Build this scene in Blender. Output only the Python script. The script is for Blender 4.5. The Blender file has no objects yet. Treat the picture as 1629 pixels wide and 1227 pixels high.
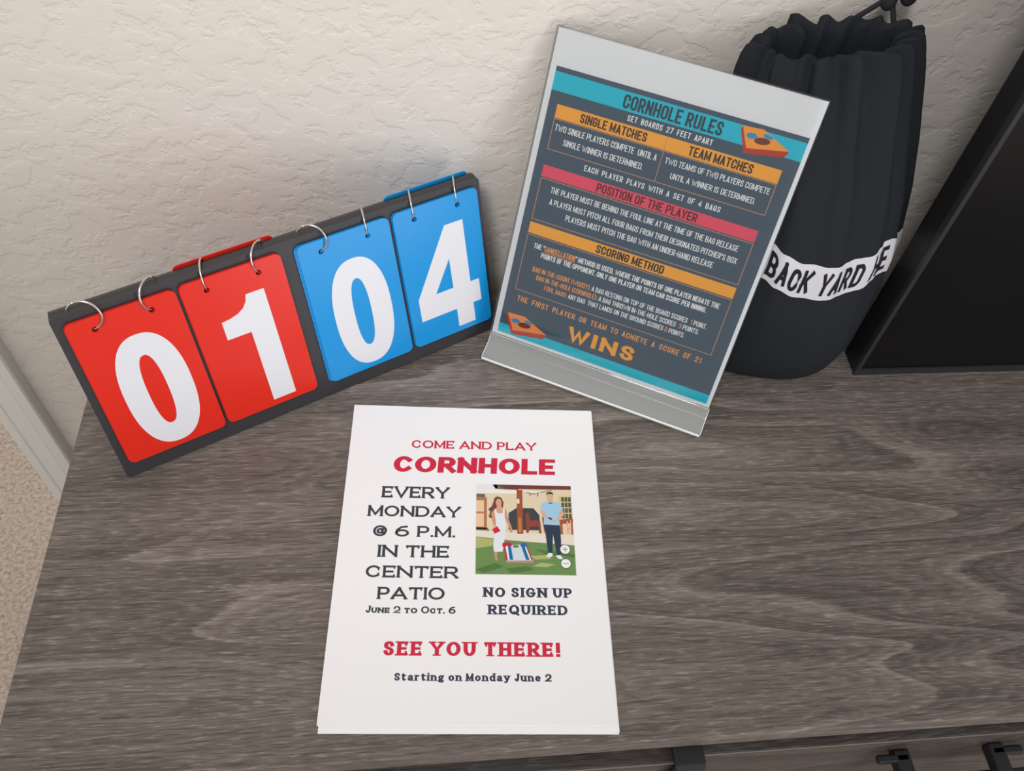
import bpy, bmesh, math, random
from mathutils import Vector, Matrix

sc = bpy.context.scene
C = sc.collection
random.seed(4)
PI = math.pi

# ------------------------------------------------------------------ camera
cam_d = bpy.data.cameras.new('camera')
cam = bpy.data.objects.new('camera', cam_d); C.objects.link(cam)
cam_d.sensor_fit = 'HORIZONTAL'; cam_d.sensor_width = 36.0
cam_d.lens = 1354.466 / 1629.0 * 36.0
cam_d.clip_start = 0.02
_r = Vector((0.99440111, -0.0828954, 0.06553457))
_u = Vector((0.02670213, 0.79716418, 0.60317184))
_f = Vector((0.10224198, 0.59804484, -0.79491443))
M = Matrix.Identity(4)
for i in range(3):
    M[i][0] = _r[i]; M[i][1] = _u[i]; M[i][2] = -_f[i]
M[2][3] = 0.63954
cam.matrix_world = M
sc.camera = cam

# ------------------------------------------------------------------ light
w = bpy.data.worlds.new('world'); sc.world = w; w.use_nodes = True
w.node_tree.nodes['Background'].inputs[0].default_value = (1.0, 0.975, 0.955, 1)
w.node_tree.nodes['Background'].inputs[1].default_value = 0.68
def area(name, loc, aim, sx, sy, power, col):
    d = bpy.data.lights.new(name, 'AREA'); d.shape = 'RECTANGLE'; d.size = sx; d.size_y = sy
    d.energy = power; d.color = col
    o = bpy.data.objects.new(name, d); C.objects.link(o); o.location = loc
    o.rotation_euler = (Vector(aim) - Vector(loc)).to_track_quat('-Z', 'Y').to_euler()
    return o
def spot(name, loc, aim, power, col, ang, blend, rad):
    d = bpy.data.lights.new(name, 'SPOT'); d.energy = power; d.color = col
    d.spot_size = math.radians(ang); d.spot_blend = blend; d.shadow_soft_size = rad
    o = bpy.data.objects.new(name, d); C.objects.link(o); o.location = loc
    o.rotation_euler = (Vector(aim) - Vector(loc)).to_track_quat('-Z', 'Y').to_euler()
    return o
spot('ceiling_downlight', (-0.34, -0.52, 1.58), (0.06, 0.60, 0.18), 62.0, (1.0, 0.985, 0.965), 45, 1.0, 0.18)
area('window_daylight', (1.60, -1.35, 0.30), (0.0, 0.5, 0.1), 0.85, 1.6, 14.0, (0.90, 0.95, 1.0))
vs = sc.view_settings
vs.view_transform = 'Standard'; vs.look = 'None'; vs.gamma = 1.0; vs.exposure = 0.0
vs.use_curve_mapping = False

# ------------------------------------------------------------------ materials
def srgb(r, g, b):
    f = lambda c: (c / 255 / 12.92) if c / 255 <= 0.04045 else ((c / 255 + 0.055) / 1.055) ** 2.4
    return (f(r), f(g), f(b), 1.0)
def mat(name, col, rough=0.5, metal=0.0, spec=0.5, coat=0.0):
    m = bpy.data.materials.new(name); m.use_nodes = True
    b = m.node_tree.nodes['Principled BSDF']
    b.inputs['Base Color'].default_value = col; b.inputs['Roughness'].default_value = rough
    b.inputs['Metallic'].default_value = metal; b.inputs['Specular IOR Level'].default_value = spec
    if coat: b.inputs['Coat Weight'].default_value = coat; b.inputs['Coat Roughness'].default_value = 0.12
    return m
class NT:
    def __init__(s, m): s.t = m.node_tree; s.b = s.t.nodes['Principled BSDF']
    def n(s, kind, **kw):
        x = s.t.nodes.new(kind)
        for k, v in kw.items():
            if k in x.inputs: x.inputs[k].default_value = v
            else: setattr(x, k, v)
        return x
    def l(s, a, b): s.t.links.new(a, b)
    def mapped(s, scale, rot=(0, 0, 0), loc=(0, 0, 0)):
        tc = s.n('ShaderNodeTexCoord'); mp = s.n('ShaderNodeMapping')
        mp.inputs['Scale'].default_value = scale; mp.inputs['Rotation'].default_value = rot; mp.inputs['Location'].default_value = loc
        s.l(tc.outputs['Object'], mp.inputs[0]); return mp.outputs[0]
    def noise(s, vec, scale=1.0, detail=3.0, rough=0.5, dist=0.0):
        x = s.n('ShaderNodeTexNoise'); x.inputs['Scale'].default_value = scale; x.inputs['Detail'].default_value = detail
        x.inputs['Roughness'].default_value = rough; x.inputs['Distortion'].default_value = dist
        s.l(vec, x.inputs['Vector']); return x.outputs['Fac']
    def ramp(s, fac, stops, mode='LINEAR'):
        x = s.n('ShaderNodeValToRGB'); e = x.color_ramp.elements; x.color_ramp.interpolation = mode
        while len(e) < len(stops): e.new(0.5)
        for q, (p, c) in zip(e, stops):
            q.position = p; q.color = c if isinstance(c, tuple) else (c, c, c, 1)
        s.l(fac, x.inputs[0]); return x.outputs[0]
    def math(s, op, a, b=None):
        x = s.n('ShaderNodeMath'); x.operation = op
        for i, v in enumerate((a, b)):
            if v is None: continue
            if isinstance(v, (int, float)): x.inputs[i].default_value = v
            else: s.l(v, x.inputs[i])
        return x.outputs[0]
    def mix(s, fac, a, b, mode='MIX'):
        x = s.n('ShaderNodeMixRGB'); x.blend_type = mode
        for i, v in enumerate((fac, a, b)):
            if isinstance(v, (int, float)): x.inputs[i].default_value = v
            elif isinstance(v, tuple): x.inputs[i].default_value = v
            else: s.l(v, x.inputs[i])
        return x.outputs[0]
    def bump(s, h, strength, dist):
        x = s.n('ShaderNodeBump'); x.inputs['Strength'].default_value = strength; x.inputs['Distance'].default_value = dist
        s.l(h, x.inputs['Height']); s.l(x.outputs[0], s.b.inputs['Normal'])

def wood_mat(name, tint=1.0, along='x'):
    m = mat(name, (0.15, 0.12, 0.1, 1), 0.5, spec=0.35); t = NT(m)
    a = (lambda x, y, z: (x, y, z)) if along == 'x' else (lambda x, y, z: (z, y, x))
    n1 = t.noise(t.mapped(a(1.1, 7.5, 7.5), loc=(0.31, 2.43, 0)), 1.0, 2.0, 0.5, 0.35)
    fray = t.noise(t.mapped(a(90, 420, 420), loc=(1, 5, 2)), 1.0, 3.0, 0.6)
    rings = t.math('FRACT', t.math('ADD', t.math('MULTIPLY', n1, 13.0), t.math('MULTIPLY', fray, 0.16)))
    ringc = t.ramp(rings, [(0.0, 0.30), (0.10, 0.05), (0.35, 0.30), (0.70, 0.46), (0.88, 0.78), (0.96, 0.98), (1.0, 0.40)])
    sel = t.ramp(t.noise(t.mapped(a(1.6, 5.5, 5.5), loc=(4.2, 1.1, 0)), 1.0, 2.0, 0.5), [(0.40, 0.10), (0.64, 1.0)])
    ringc = t.math('MULTIPLY', t.math('SUBTRACT', ringc, 0.42), sel)
    broad = t.noise(t.mapped(a(1.3, 24, 24)), 1.0, 4.0, 0.55)
    streak = t.noise(t.mapped(a(9, 300, 300)), 1.0, 5.0, 0.72, 0.4)
    dash = t.ramp(t.noise(t.mapped(a(70, 640, 640)), 1.0, 2.0, 0.5, 0.0), [(0.54, 0.0), (0.68, 1.0)])
    dark = t.ramp(t.noise(t.mapped(a(34, 800, 800), loc=(3, 7, 1)), 1.0, 2.0, 0.5), [(0.53, 0.0), (0.66, 1.0)])
    v = t.math('ADD', t.math('MULTIPLY', ringc, 0.62), t.math('MULTIPLY', broad, 0.72))
    v = t.math('ADD', v, t.math('MULTIPLY', t.math('SUBTRACT', streak, 0.5), 0.90))
    fine = t.math('FRACT', t.math('ADD', t.math('MULTIPLY', n1, 74.0), t.math('MULTIPLY', fray, 0.7)))
    fine = t.ramp(fine, [(0.0, 0.2), (0.15, 0.0), (0.6, 0.6), (0.9, 1.0), (1.0, 0.2)])
    v = t.math('ADD', v, t.math('MULTIPLY', t.math('SUBTRACT', fine, 0.5), 0.15))
    v = t.math('ADD', v, t.math('MULTIPLY', dash, 0.36))
    v = t.math('SUBTRACT', v, t.math('MULTIPLY', dark, 0.25))
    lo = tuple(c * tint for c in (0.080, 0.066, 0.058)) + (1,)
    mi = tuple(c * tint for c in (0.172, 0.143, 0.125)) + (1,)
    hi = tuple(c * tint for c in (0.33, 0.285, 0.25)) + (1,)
    col = t.ramp(v, [(0.05, lo), (0.42, mi), (0.95, hi)])
    t.l(col, t.b.inputs['Base Color'])
    t.bump(t.math('SUBTRACT', streak, t.math('MULTIPLY', dark, 0.4)), 0.25, 0.0006)
    return m
WOOD = wood_mat('grey_oak_laminate')
WOOD_SHADED = wood_mat('grey_oak_laminate_shaded', 0.38)  # same oak, shade of the faces below the top put into its colour

WALL = mat('beige_knockdown_paint', srgb(222, 215, 207), 0.62, spec=0.3)
t = NT(WALL)
nz = t.noise(t.mapped((1, 1, 1.35), rot=(0, 0.5, 0)), 40.0, 4.0, 0.58, 0.25)
nz2 = t.noise(t.mapped((1, 1, 1), loc=(5, 2, 3)), 17.0, 3.0, 0.5, 0.2)
nz3 = t.noise(t.mapped((1, 1, 1), loc=(1, 2, 3)), 190.0, 2.0, 0.5, 0.0)
hgt = t.math('ADD', t.ramp(nz, [(0.43, 0.0), (0.49, 0.8), (0.60, 1.0)]), t.math('MULTIPLY', nz2, 1.4))
hgt = t.math('ADD', hgt, t.math('MULTIPLY', nz3, 0.16))
t.bump(hgt, 0.27, 0.0026)

CARPET = mat('beige_carpet_pile', srgb(170, 150, 132), 0.95, spec=0.1)
t = NT(CARPET)
cn = t.noise(t.mapped((1, 1, 1)), 160.0, 4.0, 0.7)
t.l(t.ramp(cn, [(0.3, srgb(172, 151, 134)), (0.52, srgb(222, 203, 186)), (0.72, srgb(242, 228, 214))]), t.b.inputs['Base Color'])
t.bump(cn, 0.8, 0.006)

TRIM = mat('white_gloss_trim_paint', srgb(232, 231, 227), 0.35, spec=0.5)
PAPER = mat('white_copy_paper', srgb(240, 239, 240), 0.75, spec=0.2)
SHEETW = mat('white_sign_paper', srgb(232, 231, 236), 0.6, spec=0.2)
BOARD = mat('black_vinyl', srgb(50, 48, 52), 0.42, spec=0.5)
t = NT(BOARD); t.bump(t.noise(t.mapped((1, 1, 1)), 900, 2), 0.15, 0.0004)
CARDRED = mat('red_plastic_card', srgb(222, 42, 26), 0.24, spec=0.35)
CARDBLUE = mat('blue_plastic_card', srgb(22, 146, 218), 0.24, spec=0.35)
CARDWHITE = mat('white_numeral_ink', srgb(226, 226, 232), 0.32, spec=0.5)
STEEL = mat('nickel_ring_steel', (0.72, 0.68, 0.63, 1), 0.22, 1.0)
BAG = mat('black_cotton', srgb(31, 34, 39), 0.85, spec=0.25)
t = NT(BAG); t.bump(t.noise(t.mapped((1, 1, 1)), 1400, 2), 0.25, 0.0006)
BAGIN = mat('black_cotton_lining', srgb(30, 31, 36), 0.9, spec=0.15)
BAND = mat('white_screen_print', srgb(208, 206, 212), 0.75, spec=0.2)
BANDINK = mat('black_screen_print', srgb(32, 32, 38), 0.8, spec=0.2)
CORD = mat('black_braided_cord', srgb(40, 41, 46), 0.8, spec=0.2)
TVCASE = mat('black_tv_plastic', srgb(22, 22, 24), 0.5, spec=0.4)
TVBEZEL = mat('charcoal_tv_bezel', srgb(42, 41, 44), 0.45, spec=0.4)
SCREEN = mat('black_tv_screen', srgb(14, 13, 15), 0.28, spec=0.22)
IRON = mat('black_powder_coat', srgb(30, 29, 31), 0.5, spec=0.4)
BOLTM = mat('dark_bolt_steel', srgb(88, 86, 84), 0.4, 0.6)

def acrylic():
    m = bpy.data.materials.new('clear_acrylic'); m.use_nodes = True
    n = m.node_tree.nodes; l = m.node_tree.links; n.clear()
    out = n.new('ShaderNodeOutputMaterial'); mx = n.new('ShaderNodeMixShader'); fr = n.new('ShaderNodeFresnel')
    tr = n.new('ShaderNodeBsdfTransparent'); gl = n.new('ShaderNodeBsdfGlossy')
    fr.inputs['IOR'].default_value = 1.45; gl.inputs['Roughness'].default_value = 0.03
    tr.inputs['Color'].default_value = (0.965, 0.975, 0.97, 1)
    l.new(fr.outputs[0], mx.inputs[0]); l.new(tr.outputs[0], mx.inputs[1]); l.new(gl.outputs[0], mx.inputs[2])
    l.new(mx.outputs[0], out.inputs[0]); return m
ACR = acrylic()
def acrylic_frost():
    m = mat('acrylic_bend', (0.62, 0.64, 0.62, 1), 0.16, spec=0.5)
    b = m.node_tree.nodes['Principled BSDF']
    b.inputs['Transmission Weight'].default_value = 0.6; b.inputs['IOR'].default_value = 1.49
    return m
ACRB = acrylic_frost()

ACRE = mat('polished_acrylic_edge', (0.80, 0.82, 0.80, 1), 0.15, spec=0.6)
INK = {}
for k, c in dict(navy=(66, 84, 103), teal=(10, 188, 214), amber=(250, 170, 58), pink=(236, 76, 104), white=(246, 246, 248),
                 brown=(62, 36, 34), dark=(44, 62, 74), maroon=(92, 22, 42), darkbar=(42, 34, 34), line=(196, 146, 112), orange=(248, 164, 88),
                 iconor=(250, 160, 56), iconred=(190, 54, 34), hole=(116, 50, 30), iconbl=(36, 150, 204), iconor2=(250, 146, 80),
                 red=(204, 42, 68), charcoal=(60, 64, 72), ink=(54, 62, 78)).items():
    INK[k] = mat('ink_' + k, srgb(*c), 0.6, spec=0.2)

# ------------------------------------------------------------------ object helpers
def put(name, me, parent=None, mats=()):
    o = bpy.data.objects.new(name, me); C.objects.link(o)
    for m in mats: me.materials.append(m)
    if parent: o.parent = parent
    return o
def obj(name, bm, m, parent=None, smooth=False, bevel=0.0, seg=2):
    me = bpy.data.meshes.new(name)
    bmesh.ops.recalc_face_normals(bm, faces=bm.faces); bm.to_mesh(me); bm.free()
    if smooth:
        for p in me.polygons: p.use_smooth = True
    o = put(name, me, parent, m if isinstance(m, (list, tuple)) else (m,))
    if bevel:
        b = o.modifiers.new('bevel', 'BEVEL'); b.width = bevel; b.segments = seg; b.limit_method = 'ANGLE'; b.angle_limit = 0.6
    return o
def thing(name, label, cat, M=None, group=None):
    o = bpy.data.objects.new(name, None); C.objects.link(o); o.empty_display_size = 0.02
    if M is not None: o.matrix_world = M
    o['label'] = label; o['category'] = cat; o['kind'] = 'thing'
    if group: o['group'] = group
    return o
def struct(o, label=None):
    o['kind'] = 'structure'
    if label: o['label'] = label
    return o
def box(bm, x0, x1, y0, y1, z0, z1, M=None):
    vs = [bm.verts.new((x, y, z)) for x in (x0, x1) for y in (y0, y1) for z in (z0, z1)]
    if M: 
        for v in vs: v.co = M @ v.co
    for f in ((0, 1, 3, 2), (4, 6, 7, 5), (0, 4, 5, 1), (2, 3, 7, 6), (0, 2, 6, 4), (1, 5, 7, 3)):
        bm.faces.new([vs[i] for i in f])
def boxobj(name, b, m, parent=None, bevel=0.0):
    bm = bmesh.new(); box(bm, *b); return obj(name, bm, m, parent, bevel=bevel)
def extrude_profile(bm, prof, x0, x1):
    """closed (y, z) outline swept along x"""
    a = [bm.verts.new((x0, y, z)) for y, z in prof]; b = [bm.verts.new((x1, y, z)) for y, z in prof]
    n = len(prof)
    for i in range(n): bm.faces.new((a[i], a[(i + 1) % n], b[(i + 1) % n], b[i]))
    bm.faces.new(a); bm.faces.new(b[::-1])
def tube(bm, pts, r, seg=10, closed=False):
    pts = [Vector(p) for p in pts]; n = len(pts); rings = []
    ref = Vector((0.13, 0.21, 0.97)).normalized()
    for i, p in enumerate(pts):
        if closed: d = pts[(i + 1) % n] - pts[i - 1]
        else: d = pts[min(i + 1, n - 1)] - pts[max(i - 1, 0)]
        d.normalize(); s = d.cross(ref)
        if s.length < 1e-4: s = d.cross(Vector((1, 0, 0)))
        s.normalize(); q = s.cross(d)
        rr = r[i] if isinstance(r, list) else r
        rings.append([bm.verts.new(p + (s * math.cos(a) + q * math.sin(a)) * rr) for a in [2 * PI * k / seg for k in range(seg)]])
    m = n if closed else n - 1
    for i in range(m):
        A, B = rings[i], rings[(i + 1) % n]
        for k in range(seg): bm.faces.new((A[k], A[(k + 1) % seg], B[(k + 1) % seg], B[k]))
    if not closed:
        bm.faces.new(rings[0][::-1]); bm.faces.new(rings[-1])
def ball(bm, c, r, sub=2, sx=1, sy=1, sz=1):
    bmesh.ops.create_icosphere(bm, subdivisions=sub, radius=1.0, matrix=Matrix.Translation(c) @ Matrix.Diagonal((r * sx, r * sy, r * sz, 1)))
def arc(cx, cy, rx, ry, a0, a1, n=8):
    return [(cx + rx * math.cos(math.radians(a0 + (a1 - a0) * i / n)), cy + ry * math.sin(math.radians(a0 + (a1 - a0) * i / n))) for i in range(n + 1)]
def rrect(x0, y0, x1, y1, r, n=6):
    return (arc(x1 - r, y0 + r, r, r, -90, 0, n) + arc(x1 - r, y1 - r, r, r, 0, 90, n) + arc(x0 + r, y1 - r, r, r, 90, 180, n) + arc(x0 + r, y0 + r, r, r, 180, 270, n))
def filled(loops, half):
    """planar outline with holes, given a thickness: returns a mesh"""
    cu = bpy.data.curves.new('outline', 'CURVE'); cu.dimensions = '2D'; cu.fill_mode = 'BOTH'; cu.extrude = half
    for lp in loops:
        s = cu.splines.new('POLY'); s.points.add(len(lp) - 1); s.use_cyclic_u = True
        for p, (x, y) in zip(s.points, lp): p.co = (x, y, 0, 1)
    o = bpy.data.objects.new('outline', cu); C.objects.link(o)
    dg = bpy.context.evaluated_depsgraph_get(); dg.update()
    me = bpy.data.meshes.new_from_object(o.evaluated_get(dg))
    bpy.data.objects.remove(o); bpy.data.curves.remove(cu); me.materials.clear()
    return me

# ------------------------------------------------------------------ lettering (own stroke alphabet)
def smooth_pts(P, n=5):
    out = []
    for i in range(len(P) - 1):
        p0, p1, p2, p3 = P[max(i - 1, 0)], P[i], P[i + 1], P[min(i + 2, len(P) - 1)]
        for k in range(n):
            t = k / n
            out.append(tuple(0.5 * (2 * b + (c - a) * t + (2 * a - 5 * b + 4 * c - d) * t * t + (3 * b - a - 3 * c + d) * t ** 3) for a, b, c, d in zip(p0, p1, p2, p3)))
    return out + [P[-1]]
def glyph(ch, w, h, cond):
    """skeleton strokes (points, serif at start, serif at end); serif: h, u, d or ''"""
    ry = min(h / 2, w / 2 * 1.1) if cond else h / 2
    rx = w / 2; m = h * 0.5
    def bowl(y0, y1, x1):
        b = min((y1 - y0) / 2, w * 0.42); a = min(x1 * 0.75, b * 1.15)
        return [(0, y1), (x1 - a, y1)] + arc(x1 - a, y1 - b, a, b, 90, 0)[1:] + arc(x1 - a, y0 + b, a, b, 0, -90) + [(0, y0)]
    def O(): return arc(rx, h - ry, rx, ry, 0, 180, 12) + arc(rx, ry, rx, ry, 180, 360, 12)
    S = lambda p, a='', b='': (p, a, b)
    stem = S([(0, 0), (0, h)], 'h', 'h')
    if ch == 'A': return [S([(0, 0), (w / 2, h)], 'h'), S([(w, 0), (w / 2, h)], 'h'), S([(w * 0.2, h * 0.28), (w * 0.8, h * 0.28)])]
    if ch == 'B': return [stem, S(bowl(m, h, w * 0.92)), S(bowl(0, m, w))]
    if ch in 'CG':
        if cond: p = [(w, h * 0.70), (w, h - ry)] + arc(rx, h - ry, rx, ry, 0, 180, 10)[1:] + arc(rx, ry, rx, ry, 180, 360, 10) + [(w, h * 0.30)]
        else: p = arc(rx, m, rx, m, 42, 318, 22)
        if ch == 'C': return [S(p, 'd' if not cond else '', 'u' if not cond else '')]
        return [S(p + [(w, h * 0.44)], 'd' if not cond else ''), S([(w * 0.55, h * 0.44), (w, h * 0.44)])]
    if ch == 'D': return [stem, S(bowl(0, h, w))] if cond else [stem, S([(0, h), (w * 0.45, h)] + arc(w * 0.45, m, w * 0.55, m, 90, -90, 14)[1:] + [(0, 0)])]
    if ch == 'E': return [stem, S([(0, h), (w, h)], '', 'd'), S([(0, m), (w * 0.8, m)]), S([(0, 0), (w, 0)], '', 'u')]
    if ch == 'F': return [stem, S([(0, h), (w, h)], '', 'd'), S([(0, m), (w * 0.8, m)])]
    if ch == 'H': return [stem, S([(w, 0), (w, h)], 'h', 'h'), S([(0, m), (w, m)])]
    if ch == 'I': return [stem]
    if ch == 'J': return [S([(w, h), (w, ry)] + arc(rx, ry, rx, ry, 0, -150, 8)[1:], 'h')]
    if ch == 'K': return [stem, S([(w, h), (0, h * 0.33)], 'h'), S([(w * 0.36, h * 0.57), (w, 0)], '', 'h')]
    if ch == 'L': return [stem, S([(0, 0), (w, 0)], '', 'u')]
    if ch == 'M': return [S([(0, 0), (0, h)], 'h'), S([(0, h), (w / 2, h * 0.12), (w, h)]), S([(w, 0), (w, h)], 'h')]
    if ch == 'N': return [S([(0, 0), (0, h)], 'h', 'h'), S([(0, h), (w, 0)]), S([(w, 0), (w, h)], '', 'h')]
    if ch in 'O0': return [S(O() , 'closed')]
    if ch == 'P': return [stem, S(bowl(h * 0.43, h, w))]
    if ch == 'Q': return [S(O(), 'closed'), S([(w * 0.55, h * 0.2), (w, -h * 0.12)])]
    if ch == 'R': return [stem, S(bowl(h * 0.46, h, w * 0.96)), S([(w * 0.5, h * 0.46), (w, 0)], '', 'h')]
    if ch == 'S':
        p = [(0.96, .78), (.82, .95), (.5, 1), (.15, .93), (.03, .75), (.17, .59), (.5, .5), (.83, .41), (.97, .24), (.85, .07), (.5, 0), (.18, .05), (.02, .22)]
        return [S(smooth_pts([(x * w, y * h) for x, y in p]), '', '')]
    if ch == 'T': return [S([(w / 2, 0), (w / 2, h)], 'h'), S([(0, h), (w, h)], 'd', 'd')]
    if ch == 'U': return [S([(0, h), (0, ry)] + arc(rx, ry, rx, ry, 180, 360, 12)[1:] + [(w, h)], 'h', 'h')]
    if ch == 'V': return [S([(0, h), (w / 2, 0), (w, h)], 'h', 'h')]
    if ch == 'W': return [S([(0, h), (w * 0.27, 0), (w / 2, h * 0.80), (w * 0.73, 0), (w, h)], 'h', 'h')]
    if ch == 'X': return [S([(0, 0), (w, h)], 'h', 'h'), S([(0, h), (w, 0)], 'h', 'h')]
    if ch == 'Y': return [S([(0, h), (w / 2, h * 0.42), (w, h)], 'h', 'h'), S([(w / 2, 0), (w / 2, h * 0.42)], 'h')]
    if ch == 'Z': return [S([(0, h), (w, h), (0, 0), (w, 0)])]
    if ch == '1': return [S([(0, h * 0.82), (w, h), (w, 0)])]
    if ch == '2': return [S([(0, h * 0.76)] + arc(rx, h - rx * 0.95, rx, rx * 0.95, 175, -20, 10) + [(0, 0), (w, 0)])]
    if ch == '3': return [S([(0, h * 0.85), (w * .3, h), (w * .7, h), (w, h * .86), (w, h * .64), (w * .62, h * .52), (w * .3, h * .52)]), S([(w * .62, h * .52), (w, h * .4), (w, h * .14), (w * .7, 0), (w * .3, 0), (0, h * .15)])]
    if ch == '4': return [S([(w * 0.75, 0), (w * 0.75, h), (0, h * 0.28), (w, h * 0.28)])]
    if ch == '6': return [S(arc(rx, h * 0.3, rx, h * 0.3, 0, 360, 16)[:-1], 'closed'), S([(0, h * 0.32), (w * .06, h * .62), (w * .4, h * .93), (w * .85, h)])]
    if ch == '7': return [S([(0, h), (w, h), (w * 0.3, 0)])]
    if ch == '.': return [S([(0, 0), (0, h * 0.02)])]
    if ch == ',': return [S([(0, h * 0.02), (-w * 0.3, -h * 0.14)])]
    if ch == ':': return [S([(0, h * .12), (0, h * 0.14)]), S([(0, h * .56), (0, h * 0.58)])]
    if ch == '-': return [S([(0, h * 0.45), (w, h * 0.45)])]
    if ch == "'": return [S([(0, h), (0, h * 0.75)])]
    if ch == '"': return [S([(0, h), (0, h * 0.78)]), S([(w, h), (w, h * 0.78)])]
    if ch == '(': return [S([(w, h * 1.05), (0, h * .85), (0, h * .15), (w, -h * .05)])]
    if ch == ')': return [S([(0, h * 1.05), (w, h * .85), (w, h * .15), (0, -h * .05)])]
    if ch == '!': return [S([(0, h), (0, h * 0.34)]), S([(0, 0), (0, h * 0.02)])]
    if ch == '+': return [S([(0, m), (w, m)]), S([(w / 2, m - w / 2), (w / 2, m + w / 2)])]
    if ch == '@': return [S(arc(w * .5, h * .48, w * .2, h * .22, 0, 360, 14)[:-1], 'closed'), S([(w * .72, h * .7), (w * .7, h * .3), (w * .8, h * .22), (w * .95, h * .35)] + arc(w * .5, h * .5, w * .5, h * .5, 0, 320, 24))]
    x = h * 0.70
    if ch == 'o': return [S(arc(rx, x / 2, rx, x / 2, 0, 360, 18)[:-1], 'closed')]
    if ch == 'n': return [S([(0, 0), (0, x)], 'h', 'h'), S([(0, x * .72)] + arc(w * .5, x * .62, w * .5, x * .38, 160, 0, 8) + [(w, 0)], '', 'h')]
    if ch == 'u': return [S([(w, 0), (w, x)], 'h', 'h'), S([(0, x)] + arc(w * .5, x * .38, w * .5, x * .38, 180, 340, 8), 'h')]
    if ch == 'r': return [S([(0, 0), (0, x)], 'h', 'h'), S([(0, x * .62), (w * .3, x * .95), (w * .75, x), (w, x * .92)])]
    if ch == 'i': return [S([(0, 0), (0, x)], 'h', 'h'), S([(0, h * 1.02), (0, h * 1.03)])]
    if ch == 't': return [S([(w * .3, h * .92), (w * .3, h * .16), (w * .5, 0), (w * .8, 0), (w, h * .08)]), S([(0, x), (w, x)])]
    if ch == 'a': return [S([(w * .08, x * .82), (w * .35, x), (w * .65, x), (w * .85, x * .8), (w * .85, 0)], '', 'h'), S([(w * .85, x * .55), (w * .35, x * .52), (0, x * .3), (w * .1, x * .05), (w * .4, 0), (w * .85, x * .2)])]
    if ch == 'd': return [S([(w, 0), (w, h * 1.05)], 'h', 'h'), S(arc(w * .5, x / 2, w * .5, x / 2, 40, 320, 14))]
    if ch == 'e': return [S([(0.03 * w, x * .5), (w, x * .5)] + arc(rx, x / 2, rx, x / 2, 0, 315, 16))]
    if ch == 'g': return [S(arc(w * .45, x * .62, w * .42, x * .36, 0, 360, 14)[:-1], 'closed'), S([(w * .8, x * .95), (w * 1.05, x)]), S([(w * .2, x * .3), (w * .12, x * .08), (w * .8, x * .0), (w, -x * .18), (w * .8, -x * .36), (w * .25, -x * .36), (0, -x * .2), (w * .2, -x * .02)])]
    if ch == 'y': return [S([(0, x), (w * .5, 0)], 'h'), S([(w, x), (w * .35, -x * .36), (w * .05, -x * .34)], 'h')]
    return []
NARROW = dict(I=0, i=0, J=0.75, M=1.36, W=1.95, m=1.3, E=0.9, F=0.86, L=0.82, T=0.95)
PUNCT = {'.': 0, ',': 0, ':': 0, "'": 0, '!': 0, '-': 0.5, '"': 0.35, '(': 0.3, ')': 0.3, '1': 0.4, '4': 1.1}
WIDE = dict(I=0, i=0, J=0.6, M=1.2, W=1.45, O=1.22, Q=1.22, C=1.08, G=1.12, D=1.1, N=1.08, U=1.0, E=0.82, F=0.8, L=0.8, B=0.86, P=0.82, R=0.95, S=0.78, T=0.98, A=1.18, Y=1.12, V=1.15, K=1.05, X=1.05,
            r=.55, t=.55, e=.78, a=.8, o=.82, n=.82, u=.82, d=.82, g=.8, y=.88)
STY = dict(cond=dict(cond=True, base=.40, gap=.16, space=.30, tx=.13, ty=.12, serif=0),
           track=dict(cond=True, base=.40, gap=.34, space=.62, tx=.155, ty=.14, serif=0),
           copper=dict(cond=False, base=.95, gap=.26, space=.55, tx=.215, ty=.165, serif=.4, smallcaps=True),
           heavy=dict(cond=False, base=1.02, gap=.26, space=.6, tx=.34, ty=.22, serif=0),
           grot=dict(cond=False, base=.78, gap=.50, space=.7, tx=.31, ty=.20, serif=0),
           slab=dict(cond=False, base=.62, gap=.44, space=.42, tx=.275, ty=.175, serif=.75),
           band=dict(cond=True, base=.50, gap=.30, space=.50, tx=.24, ty=.17, serif=0))
def text_layout(txt, height, width, style, weight=1.0):
    """list of (char index, list of strokes in absolute units) + pen"""
    s = STY[style]; tx, ty = s['tx'] * height * weight, s['ty'] * height * weight
    tab = dict(NARROW if s['cond'] else WIDE); tab.update(PUNCT)
    adv = []
    for ch in txt:
        sm = 0.76 if s.get('smallcaps') and ch.islower() else 1.0
        c = ch.upper() if s.get('smallcaps') else ch
        adv.append((c, sm, s['base'] * tab.get(c, 1.0) * sm, s['gap'] if ch != ' ' else 0))
    def total(k): return sum((wd * k * height + tx + gp * k * height * 0.5) if c != ' ' else s['space'] * k * height for c, sm, wd, gp in adv)
    if width is None: k = 1.0
    else:
        t0 = total(0.0); k = (width - t0) / (total(1.0) - t0)
    out = []; x = 0.0
    for i, (c, sm, wd, gp) in enumerate(adv):
        if c == ' ': x += s['space'] * k * height; continue
        W = wd * k * height; H = height * sm - ty
        st = [([(px + x + tx / 2, py + ty / 2) for px, py in p], a, b) for p, a, b in glyph(c, W, H, s['cond'])]
        out.append((i, st)); x += W + tx + gp * k * height * 0.5
    return out, tx, ty, s['serif']
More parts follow.
